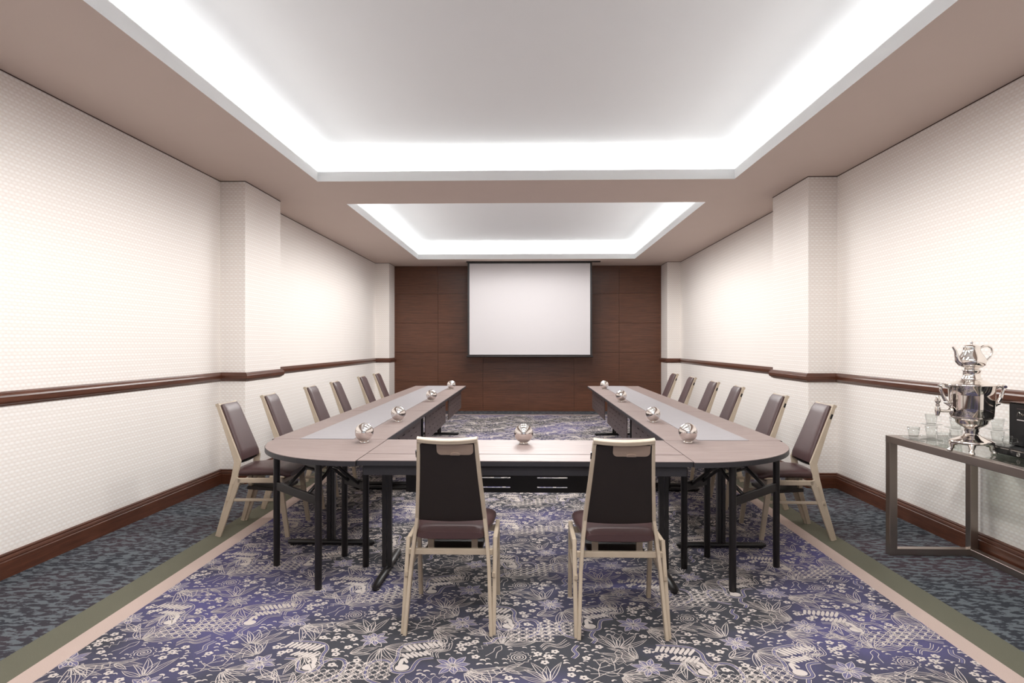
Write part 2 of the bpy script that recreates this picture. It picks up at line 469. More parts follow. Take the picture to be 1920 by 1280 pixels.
def bundle(T, rnd, n=6, L_=.2, spread=1.5):
    for k in range(n):
        a = -spread/2 + spread*k/(n-1); leaf(T, L_ * rnd.uniform(.7, 1.05), .014 + .006*rnd.random(), a, .02*math.cos(a), .02*math.sin(a), rnd.uniform(-.02, .02))
    for s in (-1, 1): T.stroke(catmull([(.0, 0), (-.04, s*.02), (-.08, s*.012), (-.14, s*.03)], 4), .0036)
def flower(T, r=.017, n=5):
    for k in range(n):
        a = 2*PI*k/n; T.poly([(r*.62*math.cos(a) + r*.42*math.cos(q), r*.62*math.sin(a) + r*.42*math.sin(q)) for q in [2*PI*j/7 for j in range(7)]], 0)
def comma(T, s=1):
    up = [(-.014, .002), (-.009, .009), (0, .011), (.009, .007), (.016, -.004), (.007, .001), (0, .002), (-.006, -.003), (-.012, -.004)]
    T.poly([(x*s, y*s) for x, y in reversed(up)], 0)
def spiral(T, r=.05):
    T.stroke([((.006 + (r-.006)*k/30) * math.cos(k*.55), (.006 + (r-.006)*k/30) * math.sin(k*.55)) for k in range(31)], .0048)
    p = []
    for k in range(25): q = 2*PI*k/24; rr = r*1.2 + (.012 if k % 2 else 0); p.append((rr*math.cos(q), rr*math.sin(q)))
    T.stroke(p, .004); T.poly([(.005*math.cos(2*PI*k/7), .005*math.sin(2*PI*k/7)) for k in range(7)], 0)

def carpet_tile(TW, TH):
    rnd = random.Random(5); T = Tile()
    put = T.push
    put(.16, .30, 0, 1.0); wing(T)
    put(.78, .80, .12, 1.0, -1); wing(T)
    put(.03, .30, 0); lattice(T, .13, .11)
    put(.86, .72, 0); lattice(T, .15, .10)
    put(.46, .36, 0); star(T, .095)
    put(.46, .86, .3); star(T, .085)
    put(.99, .14, .1); star(T, .08)
    put(.52, .30, -.5); bundle(T, rnd, 6, .22)
    put(.42, .93, 2.4); bundle(T, rnd, 5, .2)
    put(.95, .20, 2.0); bundle(T, rnd, 5, .19)
    put(.12, .70, .4); spray(T, 0, 0, .5, .26, 2, rnd)
    put(.66, .12, 0); spray(T, 0, 0, 1.2, .2, 2, rnd)
    put(.36, .62, 0); spiral(T, .052)
    put(.80, .45, 0); spiral(T, .045)
    for (x, y, a) in ((.20, .12, .2), (.60, .60, -.6), (.08, .95, .1)):
        put(x, y, a); band(T, [(0, 0), (.03, .04), (.02, .09), (.05, .14)], .022)
    for (x, y, a) in ((.28, .20, .1), (.58, .50, .9), (.22, .90, -.3)):
        put(x, y, a); T.stroke([(k * .022, (.03 if k % 2 else 0) + .003*k) for k in range(8)], .0038)
    for (x, y, a) in ((.60, .70, 2.4), (.30, .50, .8), (.72, .33, 0), (.9, .97, .5)):
        put(x, y, a); leaf(T, .15, .022, 0); leaf(T, .11, .014, .5); leaf(T, .11, .014, -.5)
    for (x, y, a, n) in ((.30, .78, -.3, 7), (.70, .58, 1.2, 6), (.05, .55, -.8, 6), (.33, .05, 1.5, 6), (.66, .95, -1.2, 6)):
        put(x, y, a); bundle(T, rnd, n, .19, 1.8)
    for (x, y, a) in ((.36, .44, 1.2), (.92, .55, .4), (.52, .72, 0)):
        put(x, y, a)
        for o in (-.02, -.008, .012, .024): T.stroke(catmull([(0, o), (.05, .03 + o), (.10, o - .01), (.17, .02 + o * 1.5)], 4), .0036)
    # free ground filled with little blossoms and commas
    cell = {}
    for x, y in T.occ: cell.setdefault((int((x % TW) / .05), int((y % TH) / .05)), []).append((x % TW, y % TH))
    def free(x, y, r):
        for i in (-1, 0, 1):
            for j in (-1, 0, 1):
                for p in cell.get((int(((x + i*.05) % TW) / .05), int(((y + j*.05) % TH) / .05)), ()):
                    dx = abs(p[0] - x % TW); dy = abs(p[1] - y % TH); dx = min(dx, TW - dx); dy = min(dy, TH - dy)
                    if dx*dx + dy*dy < r*r: return False
        return True
    for k in range(1300):
        x, y = rnd.random() * TW, rnd.random() * TH; big = k < 700
        if free(x, y, .036 if big else .026):
            put(x, y, rnd.uniform(-.5, .5))
            if big and k % 2: flower(T, .023)
            else: comma(T, 1.3 if big else 1.0)
            cell.setdefault((int((x % TW) / .05), int((y % TH) / .05)), []).append((x, y))
    return T.q
def build_carpet():
    TW, TH = 1.0, 1.0
    q = carpet_tile(TW, TH); v = []; SCL = .84
    q = [([(x * SCL, y * SCL) for x, y in P], m_, z_) for P, m_, z_ in q]; TW *= SCL; TH *= SCL; f = []; mi = []
    nx = int((FX1 - FX0) / TW) + 3
    for i in range(-1, nx):
        for j in range(-1, int((FY1 - 1.6) / TH) + 2):
            ox, oy = FX0 + i * TW - .37, 1.6 + j * TH + (.5 * TH if i % 2 else 0)
            for P, mat, z in q:
                cx = P[0][0] + ox; cy = P[0][1] + oy
                if cx < FX0 - .02 or cx > FX1 + .02 or cy < 1.8 or cy > FY1: continue
                PP = [(min(max(x + ox, FX0), FX1), min(y + oy, FY1)) for x, y in P]
                if max(p[0] for p in PP) - min(p[0] for p in PP) < 1e-4: continue
                b = len(v); zz = .0006 + z * .00006 + (.0005 if mat == 0 else 0)
                v.extend([(x, y, zz) for x, y in PP]); f.append(tuple(range(b, b + len(PP)))); mi.append(mat)
    me = bpy.data.meshes.new('carpet_pattern'); me.from_pydata(v, [], f)
    me.materials.append(M['motif']); me.materials.append(M['motif_violet'])
    me.polygons.foreach_set('material_index', mi); me.update()
    o = bpy.data.objects.new('carpet_pattern', me); C.objects.link(o); o.parent = floor
    o['kind'] = 'stuff'
    return o
build_carpet()


# ------------------------------------------------------------------ projection screen
scr = thing('projection_screen', 'large white projection screen lowered in front of the dark panelled wall', 'projection screen', (.033, 12.5, 1.14))
hw, hh = 1.213, 1.85
MB().box(-hw + .035, hw - .035, -.004, .002, .03, hh - .0).build('screen_surface', M['screen'], scr)
mb = MB()
mb.box(-hw, -hw + .035, -.004, .002, .02, hh); mb.box(hw - .035, hw, -.004, .002, .02, hh)
mb.box(-hw + .035, hw - .035, -.0045, .0015, .02, .035); mb.box(-hw, hw, -.0047, .0012, hh - .035, hh)
mb.build('screen_border', M['black'], scr)
mb = MB(); mb.tube([(-hw - .02, 0, 0), (hw + .02, 0, 0)], .016, 12); mb.build('bottom_bar', M['black'], scr)
MB().box(-hw - .02, hw + .16, -.05, .05, 1.838, 1.856).build('ceiling_slot', M['modesty_dark'], scr)

# ------------------------------------------------------------------ tables
TZ0 = .74
def slab_top(x0, x1, y0, y1, name, parent, zt=TZ0, th=.028):
    mb = MB(); c = .003
    mb.box(x0 + c, x1 - c, y0 + c, y1 - c, zt - th + .001, zt, 0)
    mb2 = MB()
    mb2.box(x0, x1, y0, y1, zt - th, zt - .003, 0)
    t = mb.build(name, M['tabletop'], parent)
    e = mb2.build('edge_band', M['edge'], t); return t
def t_leg(parent, y, x0, x1, xc, zt=TZ0 - .03, axis='x'):
    """black T foot leg: foot bar on the carpet, twin column"""
    mb = MB()
    def P(a, b, z): return (a, b, z) if axis == 'x' else (b, a, z)
    n = 10; rs = []
    for s, k in ((x0, .6), (x0 + .02, 1), (x1 - .02, 1), (x1, .6)):
        rs.append([P(s, y + .024 * k * math.cos(2*PI*j/n), .022 + .018 * k * math.sin(2*PI*j/n)) for j in range(n)])
    mb.rings(rs, True, 0, True)
    for dz in (x0 + .03, x1 - .03):
        c = P(dz, y, 0); mb.lathe([(.018, 0), (.018, .01)], c, 12)
    foot = mb.build('foot', M['black'], parent)
    mb = MB()
    if axis == 'x':
        mb.box(xc - .028, xc - .001, y - .02, y + .02, .035, zt); mb.box(xc + .004, xc + .026, y - .018, y + .018, .035, zt)
    else:
        mb.box(y - .028, y - .001, xc - .02, xc + .02, .035, zt); mb.box(y + .004, y + .028, xc - .018, xc + .018, .035, zt)
    mb.build('leg', M['black'], parent)
    mb = MB()
    c0, c1 = P(x0 + .08, y, zt), P(x1 - .08, y, zt)
    mb.bar((c0[0], c0[1], zt - .02), (c1[0], c1[1], zt - .02), .04, .035)
    mb.build('bracket', M['black'], parent)
def slotted(mb, axis, fixed, a0, a1, z0, z1, slots, th=.008):
    """panel with real slots; slots = [(a0,a1,z0,z1)]"""
    ac = sorted({a0, a1} | {s for q in slots for s in q[:2]}); zc = sorted({z0, z1} | {s for q in slots for s in q[2:]})
    for j in range(len(zc) - 1):
        run = None
        for i in range(len(ac) - 1):
            am, zm = (ac[i] + ac[i+1]) / 2, (zc[j] + zc[j+1]) / 2
            hole = any(q[0] < am < q[1] and q[2] < zm < q[3] for q in slots)
            if not hole and run is None: run = ac[i]
            if (hole or i == len(ac) - 2) and run is not None:
                e = ac[i] if hole else ac[i+1]
                if axis == 'y': mb.box(fixed, fixed + th, run, e, zc[j], zc[j+1])
                else: mb.box(run, e, fixed, fixed + th, zc[j], zc[j+1])
                run = None

ROWS = {'left': (-1.73, -.952, -1, [4.285, 6.13, 7.97, 9.81]), 'right': (.908, 1.685, 1, [4.285, 6.13, 7.97, 9.81])}
PANELS = [(4.42, 5.93), (6.22, 7.74), (8.02, 9.55)]
ordw = ['nearest the camera', 'in the middle', 'farthest, by the panelled wall']
for side, (x0, x1, sg, cuts) in ROWS.items():
    for k in range(3):
        t = thing('seminar_table', 'long brown table of the %s row, the one %s' % (side, ordw[k]), 'table',
                  ((x0 + x1) / 2, (cuts[k] + cuts[k+1]) / 2, 0), 0, 'seminar tables of the side rows')
        off = Vector(t.location)
        a0, a1 = x0 - off.x, x1 - off.x; b0, b1 = cuts[k] - off.y + .001, cuts[k+1] - off.y - .001
        slab_top(a0, a1, b0, b1, 'tabletop', t)
        inner = a1 if sg < 0 else a0
        fx0, fx1 = (a0 + .08, a1 - .1) if sg < 0 else (a0 + .1, a1 - .08)
        for yy in (b0 + .085, b1 - .085):
            t_leg(t, yy, fx0, fx1, (fx0 + fx1) / 2)
        mb = MB(); p0, p1 = PANELS[k][0] - off.y, PANELS[k][1] - off.y
        slots = []
        for r in range(4):
            y = p0 + .12 + (.11 if r % 2 else 0)
            while y + .1 < p1 - .08:
                slots.append((round(y, 4), round(y + .075, 4), .48 + r * .055, .487 + r * .055)); y += .22
        fx = inner - .055 if sg < 0 else inner + .047
        slotted(mb, 'y', fx, p0, p1, .43, .70, slots)
        mb.build('modesty_panel', M['modesty'], t)
        MB().bar((0, b0 + .1, .69), (0, b1 - .1, .69), .05, .03).build('rail', M['black'], t)

# cross table
ct = thing('conference_table', 'wide brown table closing the near end of the U, with slotted black panel', 'table', (-.022, 3.88, 0))
ox, oy = ct.location.x, ct.location.y
cx0, cx1 = -.945 - ox, .9 - ox
slab_top(cx0, cx1, 3.7275 - oy, 4.283 - oy, 'tabletop', ct)
slab_top(cx0, cx1, 3.502 - oy, 3.7195 - oy, 'tabletop_extension', ct)
mb = MB(); mb.box(cx0 + .03, cx1 - .03, 3.53 - oy, 3.545 - oy, .655, .712); mb.box(cx0 + .03, cx1 - .03, 4.2 - oy, 4.215 - oy, .655, .712)
mb.box(cx0 + .03, cx0 + .045, 3.545 - oy, 4.2 - oy, .66, .712); mb.box(cx1 - .045, cx1 - .03, 3.545 - oy, 4.2 - oy, .66, .712)
mb.build('apron', M['edge'], ct)
sl = []
for k, (sa, sb) in enumerate(((-.62, -.45), (-.31, -.115), (.06, .255), (.43, .6))):
    for zz in (.449, .511): sl.append((sa - ox, sb - ox, zz, zz + .007))
sl.append((-.74 - ox, .69 - ox, .556, .559))
mb = MB(); slotted(mb, 'x', 4.15 - oy, -.795 - ox, .745 - ox, .418, .6, sl)
mb.build('modesty_panel', M['modesty_dark'], ct)
t_leg(ct, -.853 - ox, 3.545 - oy, 4.2 - oy, 3.86 - oy, axis='y')
t_leg(ct, .812 - ox, 3.545 - oy, 4.2 - oy, 3.86 - oy, axis='y')
for s, X in ((1, -.80), (-1, .76)):
    mb = MB(); mb.tube([(X - ox, 3.83 - oy, .58), (X - ox, 3.83 - oy, .63), (X - ox + .02*s, 3.83 - oy, .655), (X - ox + .12*s, 3.87 - oy, .69)], .005, 8)
    mb.build('fold_lever', M['chrome'], ct)

# quarter round end tables
def quarter(side, cx, sg, legs):
    t = thing('quarter_round_table', 'quarter-round brown table turning the near %s corner of the U' % side, 'table', (cx, 4.283, 0), 0, 'quarter-round corner tables')
    rx, ry = .765, .80
    def outline(d):
        pts = [(0, -.001)]
        for k in range(33):
            a = k / 32 * PI / 2
            pts.append((sg * (rx - d) * math.cos(a), -(ry - d) * math.sin(a)))
        pts.append((sg * .002, -(ry - d))); pts[0] = (sg * .002, -.001); pts[1] = (pts[1][0], -.001)
        return pts if sg < 0 else list(reversed(pts))
    def prism(d, z0, z1, nm, m, par):
        o = outline(d); mb = MB()
        mb.rings([[(x, y, z0) for x, y in o], [(x, y, z1) for x, y in o]], True, 0, False)
        return mb.build(nm, m, par)
    top = prism(.003, TZ0 - .027, TZ0, 'tabletop', M['tabletop'], t)
    prism(0, TZ0 - .03, TZ0 - .003, 'edge_band', M['edge'], top)
    loc = Vector(t.location)
    for (pa, pb) in legs:
        for p in (pa, pb):
            mb = MB(); q = (p[0] - loc.x, p[1] - loc.y)
            mb.lathe([(.017, 0), (.02, .004), (.02, .71)], (q[0], q[1], 0), 16); mb.build('leg', M['black'], t)
        a = Vector((pa[0] - loc.x, pa[1] - loc.y, .5)); b = Vector((pb[0] - loc.x, pb[1] - loc.y, .5))
        MB().bar(a, b, .022, .05).build('crossbar', M['black'], t)
        MB().bar(a + Vector((0, 0, .2)), b + Vector((0, 0, .2)), .04, .03).build('hinge_bar', M['black'], t)
        d = (b - a).normalized(); cen = Vector((0, -.05, 0)); mid = (a + b) / 2
        inn = Vector((-d.y, d.x, 0));
        if inn.dot(Vector((0, 0, 0)) - mid) < 0: inn = -inn
        if (pa, pb) != legs[0]: inn = -inn
        mb = MB()
        for q in (.22, .72):
            p0 = a + (b - a) * q; p1 = p0 + inn * .13 + Vector((0, 0, .11)); p2 = p0 + inn * .2 + Vector((0, 0, .212))
            mb.tube([p0, p1, p2], .011, 8)
        w0 = a + (b - a) * .22 + inn * .13 + Vector((0, 0, .11)); w1 = a + (b - a) * .72 + inn * .13 + Vector((0, 0, .11))
        mb.tube([w0, w1], .007, 8)
        mb.build('folding_brace', M['black'], t)
quarter('left', -.946, -1, [((-1.566, 3.952), (-1.179, 3.572)), ((-1.195, 4.143), (-1.006, 3.947))])
quarter('right', .9, 1, [((1.536, 4.0), (1.141, 3.60)), ((1.161, 4.18), (.961, 3.965))])

# runners
for side, a, b in (('left', -1.54, -1.175), ('right', 1.13, 1.465)):
    mb = MB(); n = 60
    for k in range(n):
        y0 = 4.285 + (9.79 - 4.285) * k / n; y1 = 4.285 + (9.79 - 4.285) * (k + 1) / n
        mb.box(a, b, y0, y1 - .0003, TZ0 + .0006, TZ0 + .0026)
    tag(mb.build('table_runner', M['runner']), 'pale grey runner lying lengthwise down the middle of the %s table row' % side, 'table runner', 'table runners')

# ------------------------------------------------------------------ metal balls
R = .0605
def make_ball():
    t = thing('decorative_ball', '', 'decorative ball')
    mb = MB(); n = 28
    prof = [(max(.0005, R * math.sin(PI * k / n)), .006 + R - R * math.cos(PI * k / n)) for k in range(n + 1)]
    mb.lathe(prof, n=40); mb.build('ball', M['ballmetal'], t)
    mb = MB(); mb.lathe([(.016, 0), (.028, .0), (.030, .003), (.026, .009), (.02, .0105)], n=24); mb.build('base_ring', M['chrome'], t)
    return t
balls = [((-1.068, 4.15), 'shiny metal ball on the left quarter-round table, beside the pale runner'),
         ((-1.072, 5.27), 'silver ball on the near half of the left table row, second ball from the camera'),
         ((-1.086, 7.18), 'silver ball on the left table row, third ball from the camera'),
         ((-1.085, 9.05), 'silver ball at the far end of the left table row'),
         ((-.028, 4.12), 'silver ball alone in the middle of the cross table between the two near chairs'),
         ((1.04, 4.19), 'silver ball on the right quarter-round table next to the right runner end'),
         ((1.028, 5.29), 'silver ball on the right table row, second ball from the camera'),
         ((1.04, 7.17), 'silver ball on the right table row, third ball from the camera'),
         ((1.08, 9.1), 'silver ball at the far end of the right table row')]
proto = make_ball()
for i, ((x, y), lab) in enumerate(balls):
    o = proto if i == 0 else copy_tree(proto)
    o.location = (x, y, TZ0); o['label'] = lab; o['group'] = 'metal balls on the tables'; o.rotation_euler.z = .4 * i

# ------------------------------------------------------------------ chairs
def pad(sections, n=20, m=5.0):
    """sections: (center, half x, half t, normal) superellipse cross-sections"""
    rs = []
    for c, hx, ht, nv in sections:
        r = []
        for j in range(n * 2):
            a = 2 * PI * j / (n * 2); ca, sa = math.cos(a), math.sin(a)
            u = math.copysign(abs(ca) ** (2 / m), ca) * hx; w = math.copysign(abs(sa) ** (2 / 2.6), sa) * ht
            r.append(Vector(c) + Vector((u, 0, 0)) + Vector(nv) * w)
        rs.append(r)
    return rs
def make_chair():
    t = thing('conference_chair', '', 'chair')
    y0 = -.265
    kink, top = Vector((0, y0 + .14, .53)), Vector((0, y0 - .02, .925))
    fr = M['frame']
    for s in (-1, 1):
        mb = MB()
        mb.sweep([(s*.205, y0 + .012, 0), (s*.19, y0 + .095, .29), (s*.178, y0 + .125, .42), (s*.166, y0 + .142, .53), (s*.148, y0 + .06, .735), (s*.134, y0 - .015, .925)],
                 [.017]*6, [.03, .04, .046, .05, .036, .026])
        mb.build('back_post', fr, t)
        mb = MB()
        mb.sweep([(s*.216, y0 + .028, 0), (s*.216, y0 + .1735, .419)], [.02, .02], [.03, .038])
        mb.build('leg', fr, t)
        mb = MB()
        mb.sweep([(s*.214, y0 + .525, 0), (s*.214, y0 + .466, .42)], [.022, .022], [.03, .042])
        mb.build('leg', fr, t)
        mb = MB()
        mb.sweep([(s*.215, y0 + .168, .403), (s*.215, y0 + .3, .404), (s*.215, y0 + .47, .405)], [.022]*3, [.034]*3)
        mb.build('seat_rail', fr, t)
        mb = MB()
        mb.sweep([(s*.212, y0 + .085, .262), (s*.212, y0 + .485, .266)], [.016]*2, [.02]*2)
        mb.build('stretcher', fr, t)
    mb = MB(); mb.bar((-.205, y0 + .13, .362), (.205, y0 + .13, .362), .022, .028); mb.build('rear_stretcher', fr, t)
    mb = MB(); mb.bar((-.205, y0 + .46, .385), (.205, y0 + .46, .385), .022, .03); mb.build('front_rail', fr, t)
    # seat cushion
    se = []
    for k in range(13):
        q = k / 12; y = y0 + .105 + .435 * q
        hx = .17 + .035 * min(1, q * 1.7)
        e = min(1, math.sin(PI * min(max(q, .0), 1)) * 6 + .0); e = max(.25, e)
        ht = .034 * e ** .5; hx2 = hx * (.9 + .1 * e ** .5)
        z = .447 + .012 * math.sin(q * PI * .8) - (.012 if q > .9 else 0)
        se.append(((0, y, z), hx2, ht, (0, 0, 1)))
    MB().rings(pad(se), True, 0, True).build('seat', M['vinyl'], t)
    # backrest pad
    d = (top - kink).normalized(); nv = Vector((0, d.z, -d.y))
    se = []
    for k in range(13):
        q = k / 12; p = kink + (top - kink) * (-.01 + q * 1.02) + nv * .024
        e = max(.2, min(1, math.sin(PI * q) * 6))
        se.append((p, (.156 - .03 * q) * (.93 + .07 * e ** .5), .024 * e ** .5, nv))
    MB().rings(pad(se), True, 0, True).build('backrest', M['vinyl'], t)
    # dark rear shell, slightly hollow
    mb = MB(); g = []
    for k in range(9):
        q = k / 8; row = []
        for j in range(9):
            u = j / 8 * 2 - 1
            p = kink + (top - kink) * (-.03 + q * 1.0) - nv * (.008 - .006 * (1 - u*u)) + Vector((u * (.160 - .03 * q), 0, -.012 * (1 - u*u) * (1 - q)))
            row.append(p)
        g.append(row)
    vs = [p for r in g for p in r] + [p + nv * .006 for r in g for p in r]
    fs = []
    for k in range(8):
        for j in range(8):
            a = k * 9 + j; fs.append((a, a + 9, a + 10, a + 1)); a += 81; fs.append((a, a + 1, a + 10, a + 9))
    mb.add(vs, fs, 0, True); mb.build('rear_shell', M['vinylback'], t)
    # top rail, gently bowed
    mb = MB(); rs = []
    for k in range(13):
        u = k / 12 * 2 - 1; c = top + Vector((u * .141, 0, .004 + .006 * u * u)) + nv * (-.002 - .008 * (1 - u*u))
        hy, hz = .013, .011
        rs.append([c + nv * a + d * b for a, b in ((-hy, -hz + .003), (-hy + .003, -hz), (hy - .003, -hz), (hy, -hz + .003), (hy, hz - .003), (hy - .003, hz), (-hy + .003, hz), (-hy, hz - .003))])
    mb.rings(rs, True, 0, False).build('top_rail', fr, t)
    # handle plate with finger tab on the back
    mb = MB(); pl = []
    w, h, r = .086, .058, .022; cx = .036
    pts = [(w, h), (-w, h)]
    for a in range(7): q = PI + a / 6 * PI / 2; pts.append((-w + r + r * math.cos(q), -.0 + r + r * math.sin(q)))
    for a in range(7): q = 1.5 * PI + a / 6 * PI / 2; pts.append((w - r + r * math.cos(q), r + r * math.sin(q)))
    def onback(u, v, o): return top - d * (.068 - v) - nv * (.0075 + o) + Vector((u, 0, 0))
    mb.rings([[onback(cx + u, v, .0) for u, v in pts], [onback(cx + u, v, .002) for u, v in pts]], True, 0, False)
    mb.build('handle_plate', M['tan'], t)
    mb = MB(); pts = []
    for a in range(9): q = a / 8 * PI; pts.append((.024 * math.cos(q), .002 + .013 * math.sin(q) ** .6))
    mb.rings([[onback(cx + u, v, .002) for u, v in pts], [onback(cx + u * .9, v, .009) for u, v in pts]], True, 0, False)
    mb.build('handle_tab', M['tan'], t)
    # under-seat board on two battens
    mb = MB(); mb.sweep([(0, y0 + .2, .335), (0, y0 + .47, .318)], [.29, .29], [.022, .022]); mb.build('under_board', M['vinylback'], t)
    for s in (-.11, .11): MB().box(s - .015, s + .015, y0 + .2, y0 + .225, .335, .43).build('batten', fr, t)
    # black spacing bumper on the left post
    MB().bar(Vector((-.146, 0, 0)) + top - d * .085, Vector((-.146, 0, 0)) + top - d * .05, .012, .014).build('bumper', M['blackpl'], t)
    return t
chair = make_chair()
nth = ['nearest the camera', 'second from the camera', 'third from the camera', 'fourth from the camera', 'fifth from the camera', 'farthest, by the panelled wall']
spots = []
spots.append((-.379, 3.275, 0, 'brown vinyl chair at the near cross table, left one of the two seen from behind', 'chairs at the cross table'))
spots.append((.443, 3.25, 0, 'brown vinyl chair at the near cross table, right one of the two seen from behind', 'chairs at the cross table'))
for k, y in enumerate((4.755, 5.53, 6.58, 7.43, 8.62, 9.48)):
    spots.append((-2.245 + .265, y, -PI/2, 'brown vinyl chair with beige frame along the left wall side, %s' % nth[k], 'chairs of the left row'))
for k, y in enumerate((4.77, 5.60, 6.69, 7.54, 8.55, 9.56)):
    spots.append((2.17 - .265 + .0, y, PI/2, 'brown vinyl chair with beige frame along the right wall side, %s' % nth[k], 'chairs of the right row'))
jit = [0, 0, .0, .02, -.015, .02, -.01, .01, 0, .015, -.02, .01, -.015, .01]
for i, (x, y, rz, lab, grp) in enumerate(spots):
    o = chair if i == 0 else copy_tree(chair)
    o.location = (x, y, 0); o.rotation_euler.z = rz + jit[i]; o['label'] = lab; o['group'] = grp

# ------------------------------------------------------------------ steel console with the tea things
KX0, KX1, KY0, KY1, KZ = 2.362, 2.93, 2.35, 4.29, .78
kt = thing('console_table', 'brushed steel console table with glass top standing along the right wall', 'table', ((KX0+KX1)/2, (KY0+KY1)/2, 0))
kx, ky = kt.location.x, kt.location.y
a0, a1, b0, b1 = KX0 - kx, KX1 - kx, KY0 - ky, KY1 - ky; w_ = .05
for x in (a0, a1 - w_):
    for y in (b0, b1 - w_):
        mb = MB(); mb.bar((x + w_/2, y + w_/2, .045), (x + w_/2, y + w_/2, KZ - .045), w_, w_, (0, 1, 0)); mb.build('leg', M['steel'], kt)
mb = MB()
for x in (a0, a1 - w_): mb.bar((x + w_/2, b0, KZ - .0225), (x + w_/2, b1, KZ - .0225), w_, .045)
for y in (b0, b1 - w_): mb.bar((a0 + w_, y + w_/2, KZ - .0225), (a1 - w_, y + w_/2, KZ - .0225), w_, .045)
mb.build('top_frame', M['steel'], kt)
for y in (b0, b1 - w_):
    MB().bar((a0, y + w_/2, .0225), (a1, y + w_/2, .0225), w_, .045).build('floor_bar', M['steel'], kt)
MB().bar((a1 - w_/2, b0 + w_, .0225), (a1 - w_/2, b1 - w_, .0225), w_, .045).build('floor_bar', M['steel'], kt)
MB().box(a0 + w_, a1 - w_, b0 + w_, b1 - w_, KZ - .012, KZ - .0005).build('glass_top', M['topglass'], kt)

def place_px(px, y_row, z=KZ):
    """point of the table plane seen at a photo pixel"""
    th = math.atan(30 / F_PX); cx = (px - 960) / F_PX; b = (645 - y_row) / F_PX; t = (z - 1.38) / b
    return ((math.cos(th)*cx - math.sin(th)) * t, (math.sin(th)*cx + math.cos(th)) * t, z)

# samovar
sx, sy = 2.452, 3.60
S = thing('samovar', 'polished silver samovar with tap and ornate handles on the steel console', 'samovar', (sx, sy, KZ))
ch = M['chrome']
mb = MB()
mb.lathe([(.035, .048), (.095, .052), (.105, .058), (.107, .064), (.098, .070), (.07, .082), (.045, .094), (.036, .104)], n=40)
mb.build('pedestal', ch, S)
for k in range(4):
    a = PI/4 + k*PI/2 + .2; c, s = math.cos(a), math.sin(a)
    mb = MB(); mb.tube([(c*.07, s*.07, .058), (c*.092, s*.092, .045), (c*.088, s*.088, .025), (c*.098, s*.098, .012)], [.022, .018, .011, .012], 12)
    mb.lathe([(.006, 0), (.014, .003), (.015, .01), (.008, .018)], (c*.1, s*.1, 0), 12)
    mb.build('foot', ch, S)
mb = MB()
mb.lathe([(.034, .1), (.030, .112), (.036, .122), (.033, .132), (.040, .14), (.058, .15), (.075, .165), (.080, .182), (.094, .192), (.102, .196), (.098, .2),
          (.1035, .206), (.1055, .25), (.108, .32), (.110, .366), (.116, .372), (.116, .378), (.11, .381), (.098, .386), (.078, .392), (.07, .398), (.05, .402), (.047, .41), (.03, .412)], n=64)
mb.build('body', ch, S)
mb = MB()
mb.lathe([(.048, .404), (.05, .412), (.042, .418), (.041, .45), (.046, .455), (.044, .46), (.02, .462)], n=32)
mb.build('chimney_ring', ch, S)
# tap towards the room and far side
mb = MB()
mb.lathe([(.02, -.004), (.022, 0), (.014, .006)], (0, 0, 0), 16); mb.xf(Matrix.Rotation(-PI/2, 4, 'Y') ); mb.xf(Matrix.Translation((-.114, 0, .232)))
mb.tube([(-.112, 0, .232), (-.14, 0, .23), (-.185, 0, .232)], [.011, .008, .009], 12)
mb.tube([(-.185, 0, .255), (-.185, 0, .232), (-.187, 0, .205)], [.012, .015, .009], 12)
tap = mb.build('tap', ch, S)
mb = MB()
mb.lathe([(.006, .252), (.011, .262), (.007, .27), (.013, .28), (.016, .29), (.008, .3), (.011, .309), (.004, .316)], (-.185, 0, 0), 14)
mb.build('tap_key', ch, tap)
# side handles
for s, ang in ((-1, 2.9), (1, -.25)):
    c, sn = math.cos(ang), math.sin(ang)
    def Q(r, z, t=0): return (c*r - sn*t, sn*r + c*t, z)
    mb = MB()
    mb.tube([Q(.102, .36), Q(.13, .372), Q(.150, .366), Q(.150, .345), Q(.138, .31), Q(.120, .272), Q(.102, .262)], [.012, .010, .010, .009, .009, .010, .012], 12)
    mb.tube([Q(.148, .368, -.03), Q(.152, .37, 0), Q(.148, .368, .03)], [.008, .012, .008], 12)
    mb.lathe([(.008, -.01), (.018, -.004), (.018, .004), (.008, .01)], Q(.118, .275), 14)
    mb.build('handle', ch, S)

# teapot on top
tp = thing('teapot', 'small silver teapot with curved spout and loop handle, topmost on the samovar', 'teapot', (sx, sy, KZ + .4612))
mb = MB()
mb.lathe([(.03, 0), (.036, .002), (.034, .008), (.05, .014), (.066, .026), (.0715, .044), (.068, .062), (.058, .082), (.048, .098), (.043, .112), (.041, .128), (.043, .134), (.040, .136)], n=48)
mb.build('body', ch, tp)
mb = MB(); mb.lathe([(.041, .1355), (.038, .140), (.02, .146), (.006, .148), (.005, .152), (.009, .157), (.008, .163), (.003, .166)], n=32); mb.build('lid', ch, tp)
mb = MB(); mb.tube([(-.058, 0, .036), (-.078, 0, .052), (-.084, 0, .08), (-.092, 0, .11), (-.106, 0, .134)], [.020, .016, .011, .008, .006], 16); mb.build('spout', ch, tp)
mb = MB(); mb.tube([(.04, 0, .124), (.062, 0, .136), (.088, 0, .140), (.110, 0, .128), (.116, 0, .104), (.104, 0, .074), (.084, 0, .052), (.064, 0, .034)], [.006, .007, .007, .007, .0065, .006, .006, .006], 12); mb.build('handle', ch, tp)

tp.scale = (.97, .97, .93)
